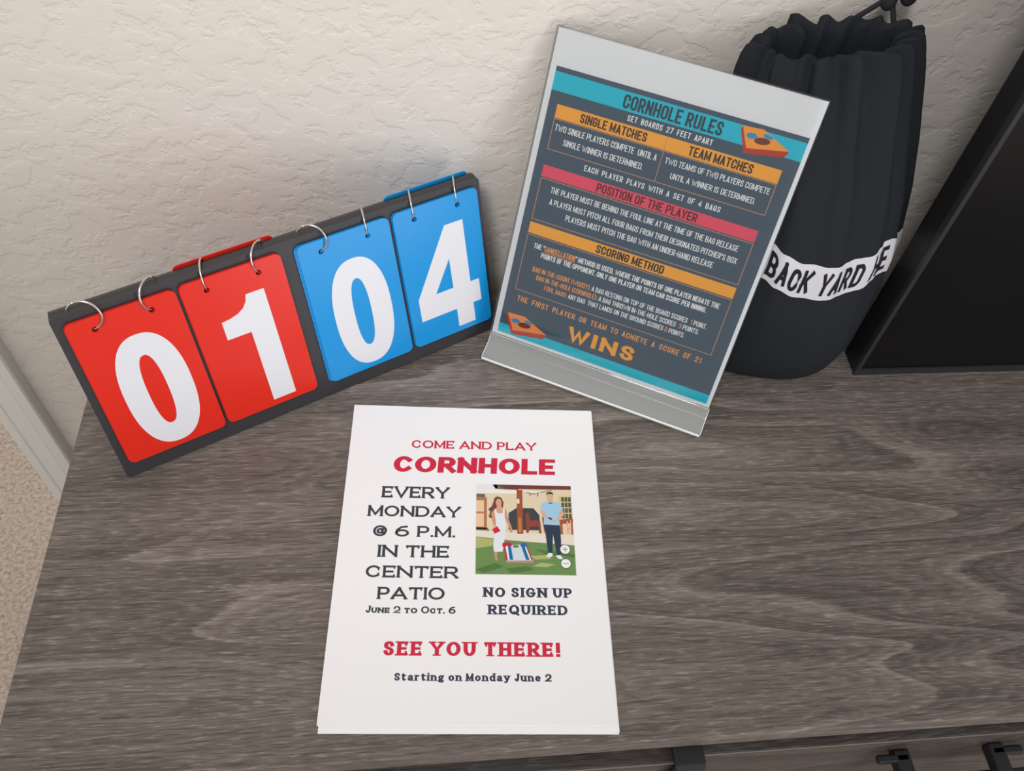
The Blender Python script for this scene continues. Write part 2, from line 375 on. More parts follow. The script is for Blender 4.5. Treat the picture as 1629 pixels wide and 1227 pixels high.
def stroke_quads(pts, tx, ty, closed=False, cap=True):
    P = [Vector(p) for p in pts]; n = len(P)
    if not closed and cap and n > 1:
        d = (P[0] - P[1]).normalized(); P[0] = P[0] + Vector((d.x * tx, d.y * ty)) / 2
        d = (P[-1] - P[-2]).normalized(); P[-1] = P[-1] + Vector((d.x * tx, d.y * ty)) / 2
    L, R = [], []
    for i in range(n):
        a = P[i] - P[i - 1] if (closed or i > 0) else P[1] - P[0]
        b = P[(i + 1) % n] - P[i] if (closed or i < n - 1) else a
        if a.length < 1e-9: a = b
        if b.length < 1e-9: b = a
        a = a.normalized(); b = b.normalized()
        na, nb = Vector((-a.y, a.x)), Vector((-b.y, b.x)); mm = na + nb
        if mm.length < 1e-3: mm = na
        mm.normalize(); k = 1 / max(0.45, mm.dot(na))
        off = Vector((mm.x * tx, mm.y * ty)) * 0.5 * k
        L.append(P[i] + off); R.append(P[i] - off)
    return [(R[i], R[(i + 1) % n], L[(i + 1) % n], L[i]) for i in range(n if closed else n - 1)]
def text_polys(txt, x0, y0, height, width, style, weight=1.0, slant=0.0):
    """{char index: list of quads} with the baseline starting at (x0, y0)"""
    lay, tx, ty, sf = text_layout(txt, height, width, style, weight)
    res = {}
    for i, strokes in lay:
        q = []
        for p, a, b in strokes:
            closed = a == 'closed'
            q += stroke_quads(p, tx, ty, closed)
            if sf and not closed:
                sw = tx * (0.5 + 0.62 * sf); sh = ty * (0.55 if sf < 0.8 else 0.9)
                for (ex, ey), nb, fl in ((p[0], p[1], a), (p[-1], p[-2], b)):
                    up = 1 if ey >= nb[1] else -1
                    if fl == 'h':
                        ya = ey + up * ty / 2; yb = ya - up * sh
                        q.append(tuple(Vector(v) for v in ((ex - sw, ya), (ex + sw, ya), (ex + sw, yb), (ex - sw, yb))))
                    elif fl in ('u', 'd'):
                        sg = 1 if fl == 'u' else -1; ya = ey - sg * ty / 2; yb = ey + sg * (ty / 2 + height * (0.07 + 0.09 * sf))
                        xw = tx * 0.55
                        q.append(tuple(Vector(v) for v in ((ex - xw / 2, ya), (ex + xw / 2, ya), (ex + xw / 2, yb), (ex - xw / 2, yb))))
        res[i] = [[(v.x + x0 + slant * v.y, v.y + y0) for v in quad] for quad in q]
    return res
def flat_print(name, quads, z, m, parent, fn=None):
    """printed ink lying on a sheet: quads in mm, placed at height z (m) of the sheet's frame"""
    bm = bmesh.new()
    for k, q in enumerate(quads):            # strokes that cross are kept a few microns apart
        dz = (k % 9) * 2.5e-6
        vs = [bm.verts.new((x / 1000, y / 1000, z + dz + (fn(x / 1000, y / 1000) if fn else 0))) for x, y in q]
        try: bm.faces.new(vs)
        except ValueError: pass
    me = bpy.data.meshes.new(name)
    for f in bm.faces:
        if f.normal.length == 0: f.normal_update()
        f.normal_update()
        if f.normal.z < 0: f.normal_flip()
    bm.to_mesh(me); bm.free()
    return put(name, me, parent, (m,))
class Print:
    """ink of several colours collected into one printed part"""
    def __init__(s, name, z, parent, fn=None): s.name, s.z, s.parent, s.fn, s.items, s.count = name, z, parent, fn, [], {}
    def add(s, quads, m, dz=0.0):
        for q in quads:
            k = s.count.get(m.name, 0); s.count[m.name] = k + 1
            s.items.append((q, m, dz + (k % 9) * 2.5e-6))
    def build(s):
        bm = bmesh.new(); mats = []
        for q, m, dz in s.items:
            if m not in mats: mats.append(m)
            f = bm.faces.new([bm.verts.new((x / 1000, y / 1000, s.z + dz + (s.fn(x / 1000, y / 1000) if s.fn else 0))) for x, y in q])
            f.material_index = mats.index(m); f.normal_update()
            if f.normal.z < 0: f.normal_flip()
        me = bpy.data.meshes.new(s.name); bm.to_mesh(me); bm.free()
        return put(s.name, me, s.parent, mats)
PRINTS = {}
def line_of_text(name, txt, x0, x1, y, h, style, ink, z, parent, weight=1.0, spans=None, slant=0.0, fn=None):
    p = PRINTS.setdefault((parent.name, name + (txt if name == 'heading_lettering' else '')), Print(name, z, parent, fn))
    for i, q in text_polys(txt, x0, y, h, x1 - x0, style, weight, slant).items():
        k = ink
        for a, b, c in (spans or ()):
            if a <= i < b: k = c
        p.add(q, INK[k])
def rect(x0, y0, x1, y1): return [(x0, y0), (x1, y0), (x1, y1), (x0, y1)]

# ------------------------------------------------------------------ the room
WY = 0.630                                   # face of the back wall
FZ = -0.70
bm = bmesh.new(); box(bm, -3.2, 3.2, -2.6, 3.2, FZ - 0.05, FZ)
struct(obj('floor', bm, CARPET), 'beige carpet floor below the console')
bm = bmesh.new(); box(bm, -0.475, 3.0, WY, WY + 0.115, FZ, 1.75); box(bm, -1.35, -0.475, WY, WY + 0.115, 1.34, 1.75); box(bm, -3.0, -1.35, WY, WY + 0.115, FZ, 1.75)
struct(obj('wall_back', bm, WALL), 'beige knockdown textured wall behind the console')
# door casing: moulded profile swept upwards
def casing(name, xa, sgn):
    pr = [(0, 0), (0, .015), (.002, .017), (.012, .0165), (.0145, .0135), (.017, .0145), (.036, .0115), (.0385, .009), (.041, .0105), (.0465, .0095), (.0475, .008), (.0475, 0)]
    bm = bmesh.new()
    lo = [bm.verts.new((xa + sgn * x, WY - d, FZ)) for x, d in pr]; hi = [bm.verts.new((xa + sgn * x, WY - d, 1.38)) for x, d in pr]
    n = len(pr)
    for i in range(n): bm.faces.new((lo[i], lo[(i + 1) % n], hi[(i + 1) % n], hi[i]))
    bm.faces.new(lo); bm.faces.new(hi[::-1])
    return obj(name, bm, TRIM)
struct(casing('trim_1', -0.4490, -1), 'white moulded door casing at the left of the console')
bm = bmesh.new(); box(bm, -0.5085, -0.4960, WY - 0.002, WY + 0.125, FZ, 1.34)
struct(obj('trim_2', bm, TRIM, bevel=0.002), 'white door jamb beside the carpet')
bm = bmesh.new(); box(bm, -0.449, 3.0, WY - 0.014, WY, FZ, FZ + 0.08)
struct(obj('baseboard_back', bm, TRIM, bevel=0.003))

# ------------------------------------------------------------------ console
con = thing('media_console', 'grey brown oak media console with black barn door hardware', 'console', Matrix.Translation((-0.3018, 0.155, 0)))
LX, TD = 1.75, 0.445
boxobj('tabletop', (0, LX, 0, TD, -0.022, 0), WOOD, con, bevel=0.0012)
boxobj('side_panel', (0.012, 0.034, 0.022, TD - 0.01, FZ, -0.022), WOOD_SHADED, con)
boxobj('side_panel', (LX - 0.034, LX - 0.012, 0.022, TD - 0.01, FZ, -0.022), WOOD_SHADED, con)
boxobj('back_panel', (0.034, LX - 0.034, TD - 0.022, TD - 0.012, FZ, -0.022), WOOD_SHADED, con)
boxobj('top_rail', (0.034, LX - 0.034, 0.03, 0.05, -0.06, -0.022), WOOD_SHADED, con)
boxobj('bottom_shelf', (0.034, LX - 0.034, 0.03, TD - 0.022, FZ + 0.06, FZ + 0.08), WOOD_SHADED, con)
dl = boxobj('door', (0.035, 0.488, -0.0085, 0.0125, FZ + 0.03, -0.032), WOOD_SHADED, con, bevel=0.001)
dr = boxobj('door', (0.497, LX - 0.05, -0.0050, 0.0125, FZ + 0.03, -0.029), WOOD_SHADED, con, bevel=0.001)
EDGE = mat('pale_door_edge', srgb(128, 120, 114), 0.5)  # thin paler strip along each door's top front edge
boxobj('edge_strip', (0.035, 0.488, -0.0092, -0.0085, -0.0335, -0.0322), EDGE, dl)
boxobj('edge_strip', (0.497, LX - 0.05, -0.0057, -0.0050, -0.0305, -0.0292), EDGE, dr)
# strap hanger folded over the door edge
def strap(x0, parent):
    bm = bmesh.new()
    extrude_profile(bm, [(0.012, -0.0245), (-0.0125, -0.0245), (-0.0155, -0.0275), (-0.0155, -0.17), (-0.0115, -0.17), (-0.0115, -0.0285), (0.012, -0.0285)], x0, x0 + 0.0235)
    s = obj('hanger_strap', bm, IRON, parent, bevel=0.0006)
    bm = bmesh.new(); bmesh.ops.create_cone(bm, segments=14, radius1=0.0042, radius2=0.0034, depth=0.004, cap_ends=True, matrix=Matrix.Translation((x0 + 0.0118, -0.0172, -0.052)) @ Matrix.Rotation(PI / 2, 4, 'X'))
    obj('bolt', bm, BOLTM, s, smooth=False)
strap(0.4795, con)
bm = bmesh.new(); box(bm, 0.665, LX - 0.1, -0.0285, -0.0225, -0.098, -0.072)
rail = obj('sliding_rail', bm, IRON, con, bevel=0.001)
for xl, xa, xb in ((0.6735, 0.652, 0.679), (0.754, 0.7485, 0.7755)):
    bm = bmesh.new()
    box(bm, xa, xb, -0.0150, -0.0080, -0.0635, -0.0575)              # arm along the door
    box(bm, xl - 0.0065, xl + 0.0065, -0.0300, -0.0050, -0.0700, -0.0575)   # reaches out to the rail
    box(bm, xl - 0.0055, xl + 0.0055, -0.0330, -0.0285, -0.1400, -0.0575)   # and drops in front of it
    obj('door_pull', bm, IRON, rail, bevel=0.0018)

# ------------------------------------------------------------------ television
tv = thing('television', 'black flat screen television standing at the right end of the console', 'television', Matrix.Translation((0.4207, 0.4825, 0)))
TW, TH = 0.96, 0.60
bm = bmesh.new(); box(bm, 0, TW, 0.004, 0.030, 0.0, TH)
obj('housing', bm, TVCASE, tv, bevel=0.0025)
bm = bmesh.new()
for b in ((0, TW, 0, .004, 0, .0085), (0, TW, 0, .004, TH - .006, TH), (0, .0042, 0, .004, .0085, TH - .006), (TW - .0042, TW, 0, .004, .0085, TH - .006)): box(bm, *b)
obj('bezel', bm, TVBEZEL, tv)
boxobj('screen', (0.0042, TW - 0.0042, 0.0016, 0.004, 0.0085, TH - 0.006), SCREEN, tv)
boxobj('rear_bulge', (0.2, TW - 0.2, 0.030, 0.055, 0.05, 0.35), TVCASE, tv, bevel=0.008)

# ------------------------------------------------------------------ scoreboard
def frame(o, a, tilt):
    u = Vector((math.cos(a), math.sin(a), 0)); v = Vector((-math.sin(a), math.cos(a), 0))
    up = Vector((0, 0, 1)) * math.cos(tilt) + v * math.sin(tilt); n = u.cross(up)
    m = Matrix.Identity(4)
    for i in range(3): m[i][0] = u[i]; m[i][1] = up[i]; m[i][2] = n[i]; m[i][3] = o[i]
    return m
SBW, SBH, SBT = 0.3590, 0.1600, math.radians(16.4)
SM = frame((-0.2498, 0.3930, 0.0013), math.radians(26.36), SBT)
sb = thing('flip_scoreboard', 'black tabletop flip scoreboard with red and blue number cards', 'scoreboard', SM)
def panel(parent, name, M, h=SBH):
    me = filled([rrect(0, 0, SBW, h, 0.003)], 0.0022)
    o = put(name, me, parent, (BOARD,)); o.matrix_local = M
    b = o.modifiers.new('bevel', 'BEVEL'); b.width = 0.0018; b.segments = 3; b.limit_method = 'ANGLE'
    return o
panel(sb, 'front_panel', Matrix.Translation((0, 0.001, -0.0022)))
# ridge strip along the fold, then the rear panel dropping to the table behind
bm = bmesh.new()
prof = [(SBH - 0.004, -0.0044), (SBH - 0.001, -0.001), (SBH + 0.0012, -0.003), (SBH + 0.0022, -0.008), (SBH + 0.001, -0.0135), (SBH - 0.003, -0.0155), (SBH - 0.006, -0.013)]
a = [bm.verts.new((0.0015, y, z)) for y, z in prof]; b = [bm.verts.new((SBW - 0.0015, y, z)) for y, z in prof]
for i in range(len(prof)): bm.faces.new((a[i], a[(i + 1) % len(prof)], b[(i + 1) % len(prof)], b[i]))
bm.faces.new(a); bm.faces.new(b[::-1])
obj('spine', bm, BOARD, sb, smooth=False)
def rear(off): # frame of the rear panel: hinged under the spine, leaning back to the table
    return Matrix.Translation((0, SBH - 0.0055, -0.0115 - off)) @ Matrix.Rotation(SBT - math.radians(0.5), 4, 'X') @ Matrix.Translation((0, -0.1385, 0))
panel(sb, 'rear_panel', rear(0), 0.1425)
CW, CH = 0.0818, 0.139
def hole(x, y, r=0.0024): return arc(x, y, r, r, 360, 0, 14)[:-1]
card_mesh = filled([rrect(0, 0, CW, CH, 0.0052), hole(0.0195, 0.1283), hole(0.0615, 0.1283)], 0.0004)
def sup(cx, cy, rx, ry, p, n=56):
    r = []
    for i in range(n):
        a = 2 * PI * i / n; c, s = math.cos(a), math.sin(a)
        r.append((cx + rx * math.copysign(abs(c) ** (2 / p), c), cy + ry * math.copysign(abs(s) ** (2 / p), s)))
    return r
mm = lambda L: [(x / 1000, y / 1000) for x, y in L]
zero = [mm(sup(43.5, 59.2, 26.6, 54.2, 2.35)), mm(sup(42.8, 59.2, 7.9, 34.6, 2.4))[::-1]]
one = [mm([(61.6, 113.9), (46.4, 113.9), (44.6, 107.5), (41.0, 102.6), (35.6, 99.3), (28.8, 97.3), (21.6, 96.4), (21.6, 79.2), (41.6, 79.2), (41.6, 6.2), (61.9, 6.2)])]
four = [mm([(64.2, 113.5), (46.0, 113.5), (10.2, 49.0), (10.2, 25.4), (46.6, 25.4), (46.6, 5.6), (64.4, 5.6), (64.4, 25.8), (73.2, 25.8), (73.2, 49.0), (64.2, 49.0)]), mm([(46.0, 80.0), (46.2, 49.0), (28.2, 49.0)])]
slots = [(0.0070, 0.0156, CARDRED, zero), (0.0918, 0.0162, CARDRED, one), (0.1870, 0.0156, CARDBLUE, zero), (0.2724, 0.0158, CARDBLUE, four)]
for k, (x, y, m, num) in enumerate(slots):
    for j in range(2):                       # two more cards wait behind the shown one
        me = card_mesh.copy(); o = put('score_card', me, sb, (m,))
        o.location = (x - (0.0010 if k == 2 else 0.0003) * (2 - j), y + 0.0002 * (j - 1), 0.0010 + 0.0010 * j)
    me = card_mesh.copy(); c = put('score_card', me, sb, (m,)); c.location = (x, y, 0.0032)
    d = put('numeral', filled(num, 0.00006), c, (CARDWHITE,)); d.location = (0, 0, 0.00048)
# cards flipped over the back
for x, y, m in ((0.0935, 0.0096, CARDRED), (0.2735, 0.0096, CARDBLUE)):
    me = card_mesh.copy(); o = put('flipped_card', me, sb, (m,)); o.matrix_local = rear(0.0045) @ Matrix.Translation((x, y, 0))
rings = [(0, 0, 62, -75), (0, 1, -52, -62), (1, 0, -20, -38), (1, 1, -46, -50), (2, 0, 52, -66), (2, 1, -16, -35), (3, 0, -20, -36), (3, 1, -24, -36)]
RR = 0.0125
for k, side, psi, phi in rings:
    x, y = slots[k][:2]; H = Vector((x + (0.0195, 0.0615)[side], y + 0.1283, 0.002))
    ps, ph = math.radians(psi), math.radians(phi)
    e1 = Vector((math.sin(ps), 0, math.cos(ps))); e2 = Vector((0, 1, 0))
    cen = H - (e1 * math.cos(ph) + e2 * math.sin(ph)) * RR
    n = 44
    pts = [cen + (e1 * math.cos(2 * PI * i / n) + e2 * math.sin(2 * PI * i / n)) * RR for i in range(n)]
    bm = bmesh.new(); tube(bm, pts, 0.00095, 8, True)
    cp = cen + (e1 * math.cos(1.95) + e2 * math.sin(1.95)) * RR
    ball(bm, cp, 0.0013, 2)
    obj('binder_ring', bm, STEEL, sb, smooth=True)

# ------------------------------------------------------------------ rules sign
SGM = frame((0.0656, 0.5320, 0.0195), math.radians(-26.92), math.radians(22.13))
SW, SH = 0.2159, 0.2794
holder = thing('sign_holder', 'clear slanted acrylic sign holder standing between scoreboard and bag', 'sign holder', SGM)
def slab(name, z0, z1, y0=0.0, y1=SH + 0.0012):
    bm = bmesh.new(); box(bm, -0.0006, SW + 0.0006, y0, y1, z0, z1); return obj(name, bm, ACR, holder)
slab('front_pane', 0.0010, 0.0030); slab('back_pane', -0.0032, -0.0012)
# foot: the bent sheet runs from the panes down to the table and out to a front lip (profile in the upright plane)
T = math.radians(22.13); ct, st_ = math.cos(T), math.sin(T)
def loc(d, z):   # d = distance towards the viewer on the table, z = height; in the sign's own (up, normal) plane
    zz = z - 0.0195
    return (zz * ct - d * st_, d * ct + zz * st_)
def bent(name, path, th, m):
    """sheet of thickness th following a (distance, height) path, swept over the sign's width"""
    P = [Vector(p) for p in path]; L, R = [], []
    for i, p in enumerate(P):
        a = (P[min(i + 1, len(P) - 1)] - P[max(i - 1, 0)]).normalized(); nn = Vector((-a.y, a.x)) * th / 2
        L.append(p + nn); R.append(p - nn)
    bm = bmesh.new(); out = [loc(q.x, q.y) for q in L + R[::-1]]
    extrude_profile(bm, out, -0.0006, SW + 0.0006)
    return obj(name, bm, m, holder, bevel=0.0005)
bent('front_lip', [(-0.0012, 0.0188), (0.0012, 0.0140), (0.0034, 0.0102), (0.0052, 0.0086), (0.0120, 0.0066), (0.0205, 0.0034)], 0.0030, ACRB)
bent('lip_edge', [(0.0206, 0.0034), (0.0224, 0.0027)], 0.0036, ACRE)
for xe in (-0.0012, SW + 0.0001):
    bm = bmesh.new(); extrude_profile(bm, [loc(*q) for q in ((-0.0004, 0.0180), (0.0012, 0.0148), (0.0036, 0.0110), (0.0056, 0.0096), (0.0120, 0.0077), (0.0205, 0.0046), (0.0200, 0.0022), (0.0116, 0.0054), (0.0050, 0.0074), (0.0026, 0.0092), (0.0004, 0.0132))], xe, xe + 0.0011)
    obj('lip_end', bm, ACRE, holder)
bent('rear_foot', [(0.0205, 0.0012), (0.010, 0.0012), (-0.003, 0.0012), (-0.012, 0.0012)], 0.0022, ACR)

sheet = thing('rules_sheet', 'printed cornhole rules sheet held in the slanted acrylic holder', 'sheet', SGM)
boxobj('paper', (0.0002, SW - 0.0002, 0.0004, SH, -0.0006, 0.0), SHEETW, sheet)
Z1, Z2, Z3 = 0.00012, 0.00022, 0.00034
flat_print('printed_panel', [rect(5.4, 3.6, 212.3, 250.7)], Z1, INK['navy'], sheet)
flat_print('title_band', [rect(5.4, 231.8, 212.3, 246.7)], Z2, INK['teal'], sheet)
flat_print('footer_band', [[(5.4, 3.6), (212.3, 3.6), (212.3, 12.9), (5.4, 12.9)]], Z2, INK['teal'], sheet)
flat_print('heading_bar', [rect(13.1, 210.8, 107.7, 221.9)], Z2, INK['amber'], sheet)
flat_print('heading_bar', [rect(108.3, 210.8, 201.5, 221.9)], Z2, INK['amber'], sheet)
flat_print('heading_bar', [rect(13.2, 160.2, 201.0, 170.5)], Z2, INK['pink'], sheet)
flat_print('heading_bar', [rect(13.0, 107.9, 200.9, 118.3)], Z2, INK['amber'], sheet)
def outline(x0, y0, x1, y1, w=0.65, extra=()):
    q = [rect(x0, y0, x0 + w, y1), rect(x1 - w, y0, x1, y1), rect(x0, y0, x1, y0 + w), rect(x0, y1 - w, x1, y1)] + list(extra)
    flat_print('text_frame', q, Z2, INK['line'], sheet)
outline(13.0, 183.9, 201.4, 210.4, extra=[rect(107.7, 183.9, 108.3, 221.9)])
outline(13.3, 121.0, 201.0, 159.2); outline(13.0, 51.1, 201.0, 106.9)
def T_(txt, x0, x1, y, h, style='cond', ink='white', weight=1.0, spans=None, nm='body_lettering'):
    line_of_text(nm, txt, x0, x1, y, h, style, ink, Z3, sheet, weight, spans)
T_('CORNHOLE RULES', 65.6, 148.5, 233.6, 11.0, ink='dark', weight=1.35, nm='title_lettering')
T_('SET BOARDS 27 FEET APART', 72.3, 144.0, 224.8, 4.7, 'track', nm='subtitle_lettering')
T_('SINGLE MATCHES', 34.6, 92.6, 212.6, 7.4, ink='brown', weight=1.35, nm='heading_lettering')
T_('TEAM MATCHES', 127.2, 180.6, 212.4, 7.6, ink='brown', weight=1.35, nm='heading_lettering')
T_('TWO SINGLE PLAYERS COMPETE  UNTIL A', 15.5, 104.6, 200.7, 5.3)
T_('SINGLE WINNER IS DETERMINED.', 25.4, 95.6, 190.3, 5.2)
T_('TWO TEAMS OF TWO PLAYERS COMPETE', 111.4, 198.8, 200.9, 5.0)
T_('UNTIL A WINNER IS DETERMINED.', 119.1, 190.6, 190.2, 4.9)
T_('EACH PLAYER PLAYS WITH A SET OF 4 BAGS', 48.2, 167.2, 175.4, 4.9, 'track')
T_('POSITION OF THE PLAYER', 62.6, 151.5, 161.5, 7.6, ink='maroon', weight=1.3, nm='heading_lettering')
T_('THE PLAYER MUST BE BEHIND THE FOUL LINE AT THE TIME OF THE BAG RELEASE', 24.4, 191.2, 148.5, 5.2)
T_("A PLAYER MUST PITCH ALL FOUR BAGS FROM THEIR DESIGNATED PITCHER'S BOX", 25.8, 193.6, 138.1, 5.2)
T_('PLAYERS MUST PITCH THE BAG WITH AN UNDER-HAND RELEASE', 43.0, 176.2, 128.4, 5.3)
T_('SCORING METHOD', 76.2, 138.6, 109.3, 7.6, ink='darkbar', weight=1.4, nm='heading_lettering')
T_('THE "CANCELLATION" METHOD IS USED, WHERE THE POINTS OF ONE PLAYER NEGATE THE', 21.2, 193.2, 95.3, 4.9, weight=1.2, spans=[(5, 17, 'orange')])
PRINTS[(sheet.name, 'body_lettering')].add([rect(31.2, 93.9, 60.8, 94.5)], INK['orange'])
T_('POINTS OF THE OPPONENT. ONLY ONE PLAYER OR TEAM CAN SCORE PER INNING.', 29.6, 183.8, 88.1, 4.9, weight=1.2)
T_('BAG IN-THE-COUNT (WOODY): A BAG RESTING ON TOP OF THE BOARD SCORES  1 POINT.', 25.0, 189.2, 73.4, 4.8, spans=[(0, 25, 'orange'), (68, 69, 'orange')])
T_('BAG IN-THE-HOLE (CORNHOLE): A BAG THROWN IN-THE-HOLE SCORES  3 POINTS.', 30.2, 184.3, 66.3, 4.8, spans=[(0, 27, 'orange'), (61, 62, 'orange')])
T_('FOUL BAGS: ANY BAG  THAT LANDS ON THE GROUND SCORES 0 POINTS.', 39.8, 173.3, 58.9, 4.7, spans=[(0, 10, 'orange'), (52, 53, 'orange')])
T_('THE FIRST PLAYER OR TEAM TO ACHIEVE A SCORE OF 21', 17.2, 195.4, 40.5, 5.6, 'track', 'orange', nm='closing_lettering')
T_('WINS', 72.0, 139.6, 18.8, 14.4, 'grot', 'amber', 1.0, nm='winner_lettering')
def ell(cx, cy, rx, ry, n=18, rot=0): 
    c, s = math.cos(rot), math.sin(rot)
    return [(cx + rx * math.cos(a) * c - ry * math.sin(a) * s, cy + rx * math.cos(a) * s + ry * math.sin(a) * c) for a in [2 * PI * i / n for i in range(n)]]
def icon(dx, dy, k, top):
    P = lambda L: [(dx + x * k, dy + y * k) for x, y in L]
    o = Print('board_picture', Z3, sheet)
    o.add([P([(161.3, 246.4), (177.6, 247.6), (201.3, 236.9), (169.3, 230.6)])], INK[top])
    o.add([P([(169.3, 230.6), (201.3, 236.9), (201.2, 235.6), (198.8, 231.6), (168.6, 226.2)]), P([(161.3, 246.4), (169.3, 230.6), (168.6, 226.2), (160.6, 243.5)])], INK['iconred'], 2e-5)
    o.add([P(ell(179.2, 238.8, 6.2, 2.7, rot=0.12))], INK['hole'], 5e-5)
    o.add([P([(165.6, 240.6), (168.3, 242.6), (172.4, 243.0), (175.0, 241.2), (172.6, 238.8), (168.4, 238.2)]), P([(178.6, 244.6), (182.0, 244.9), (186.4, 243.6), (186.0, 241.8), (181.6, 241.6), (178.9, 242.8)])], INK['iconbl'], 5e-5)
    o.build()
icon(0, 0, 1, 'iconor'); icon(11.5 - 161.3 * 1.02, 25.6 - 246.4 * 1.02, 1.02, 'iconor2')

# ------------------------------------------------------------------ flyers
FM = Matrix.Translation((0.0347, 0.3129, 0)) @ Matrix.Rotation(math.radians(-3.93), 4, 'Z') @ Matrix.Translation((-0.10795, -0.1397, 0))
NS = 14; TH_ = 0.00034
def lift(x, y):      # sheets ride up very slightly at the far edge
    t = max(0.0, (y - 0.235) / 0.045); return 0.0011 * t * t * (0.55 + 0.45 * math.cos(x * 30.0))
def sheet_bm(z):
    bm = bmesh.new(); nx, ny = 14, 20; g = []
    for s in (0, 1):
        g.append([[bm.verts.new((0.2159 * i / nx, 0.2794 * j / ny, z + s * TH_ * 0.9 + lift(0.2159 * i / nx, 0.2794 * j / ny))) for j in range(ny + 1)] for i in range(nx + 1)])
    for i in range(nx):
        for j in range(ny):
            bm.faces.new((g[1][i][j], g[1][i + 1][j], g[1][i + 1][j + 1], g[1][i][j + 1]))
            bm.faces.new((g[0][i][j], g[0][i][j + 1], g[0][i + 1][j + 1], g[0][i + 1][j]))
    for i in range(nx):
        bm.faces.new((g[0][i][0], g[0][i + 1][0], g[1][i + 1][0], g[1][i][0])); bm.faces.new((g[0][i][ny], g[1][i][ny], g[1][i + 1][ny], g[0][i + 1][ny]))
    for j in range(ny):
        bm.faces.new((g[0][0][j], g[1][0][j], g[1][0][j + 1], g[0][0][j + 1])); bm.faces.new((g[0][nx][j], g[0][nx][j + 1], g[1][nx][j + 1], g[1][nx][j]))
    return bm
base = None
for k in range(NS - 1):
    if base is None: base = obj('flyer_sheet', sheet_bm(0.0), PAPER); o = base
    else: o = base.copy(); C.objects.link(o)
    dx, dy = random.uniform(-.0004, .0006), random.uniform(-.0006, .0003); rz = random.uniform(-.0015, .0015)
    if k < 5: dx += 0.0012; dy -= 0.0036 + 0.0003 * k; rz += 0.001
    o.matrix_world = FM @ Matrix.Translation((dx, dy, 0.0001 + k * TH_)) @ Matrix.Rotation(rz, 4, 'Z')
    o['label'] = 'plain white sheet stacked underneath the printed cornhole flyer'; o['category'] = 'paper'
    o['group'] = 'sheets under the top flyer'; o['kind'] = 'thing'
fly = thing('flyer', 'white cornhole invitation flyer lying on top of the paper stack', 'flyer', FM @ Matrix.Translation((0, 0, 0.0001 + (NS - 1) * TH_)))
obj('paper', sheet_bm(0.0), PAPER, fly)
FZ1 = TH_ * 0.9 + 0.00010
def F_(txt, x0, x1, y, h, style, ink, weight=1.0, slant=0.0, nm='schedule_lettering'):
    line_of_text(nm, txt, x0, x1, y, h, style, ink, FZ1, fly, weight, None, slant, lift)
F_('COME AND PLAY', 53.8, 165.0, 235.1, 8.2, 'copper', 'red', nm='invitation_lettering')
F_('CORNHOLE', 39.0, 181.0, 210.3, 16.0, 'heavy', 'red', 1.0, 0.05, nm='title_lettering')
F_('EVERY', 31.6, 89.6, 184.8, 11.0, 'copper', 'charcoal'); F_('MONDAY', 21.4, 99.5, 167.0, 10.2, 'copper', 'charcoal')
F_('@ 6 P.M.', 27.0, 95.6, 148.6, 10.0, 'copper', 'charcoal'); F_('IN THE', 32.4, 91.0, 130.3, 10.6, 'copper', 'charcoal')
F_('CENTER', 24.2, 98.9, 112.6, 10.2, 'copper', 'charcoal'); F_('PATIO', 35.0, 88.6, 94.5, 10.2, 'copper', 'charcoal')
F_('June 2 to Oct. 6', 26.9, 96.9, 83.2, 5.8, 'copper', 'charcoal', 1.1)
F_('NO SIGN UP', 117.9, 189.8, 97.4, 8.0, 'slab', 'ink', nm='sign_up_lettering'); F_('REQUIRED', 121.7, 185.6, 83.1, 7.9, 'slab', 'ink', nm='sign_up_lettering')
F_('SEE YOU THERE!', 43.0, 178.7, 50.1, 10.9, 'slab', 'red', 1.05, nm='closing_lettering')
F_('Starting on Monday June 2', 52.5, 170.3, 31.4, 5.7, 'slab', 'ink', nm='start_date_lettering')
# the printed photograph: flat inks only
PX0, PY0, PW, PH = 111.4, 116.6, 81.3, 83.0
_pm = {}
photo = Print('photo_print', FZ1, fly, lift)
def pp(polys, rgb, lay):
    if rgb not in _pm: _pm[rgb] = mat('print_ink', srgb(*rgb), 0.6, spec=0.2)
    photo.add([[(PX0 + x * PW / 100, PY0 + y * PH / 100) for x, y in q] for q in polys], _pm[rgb], lay * 0.00003)
pp([rect(0, 0, 100, 100)], (222, 206, 176), 0)
pp([rect(0, 93, 22, 100)], (228, 228, 226), 1); pp([[(20, 95), (44, 94), (44, 100), (17, 100)]], (110, 104, 84), 1)
pp([rect(0, 89.5, 44, 93.8)], (236, 232, 222), 2); pp([[(22, 99.9), (100, 99.9), (100, 95.4), (30, 95.0)]], (112, 62, 54), 3)
pp([[(49, 94), (68, 93), (68, 90), (52, 91)]], (232, 228, 216), 2); pp([[(52, 92), (60, 90), (68, 92), (67, 91), (60, 89), (53, 91)], [(56, 90), (57, 90), (57, 87.5), (56, 87.5)], [(64, 90), (65, 90), (65, 87), (64, 87)], [(68, 92), (80, 95), (80, 94.4), (68, 91.2)]], (92, 84, 72), 3)
pp([[(0, 50), (12, 50), (14, 46), (0, 47)]], (120, 110, 84), 2)
pp([rect(0, 48.5, 11, 85)], (176, 118, 82), 2); pp([rect(0, 68, 8, 81), rect(0, 51, 8, 66)], (232, 196, 160), 3); pp([rect(0, 85, 9, 88.5)], (92, 104, 108), 3)
pp([[(33.5, 48), (33.5, 67), (42, 73), (59.5, 73), (65.5, 65), (65.5, 48)]], (66, 68, 72), 2)
pp([rect(85.5, 61, 100, 88.5)], (216, 196, 150), 2)
pp([rect(89 + 3.6 * i, 62 + 6.4 * j, 92 + 3.6 * i, 67.4 + 6.4 * j) for i in range(3) for j in range(4)], (84, 92, 72), 3)
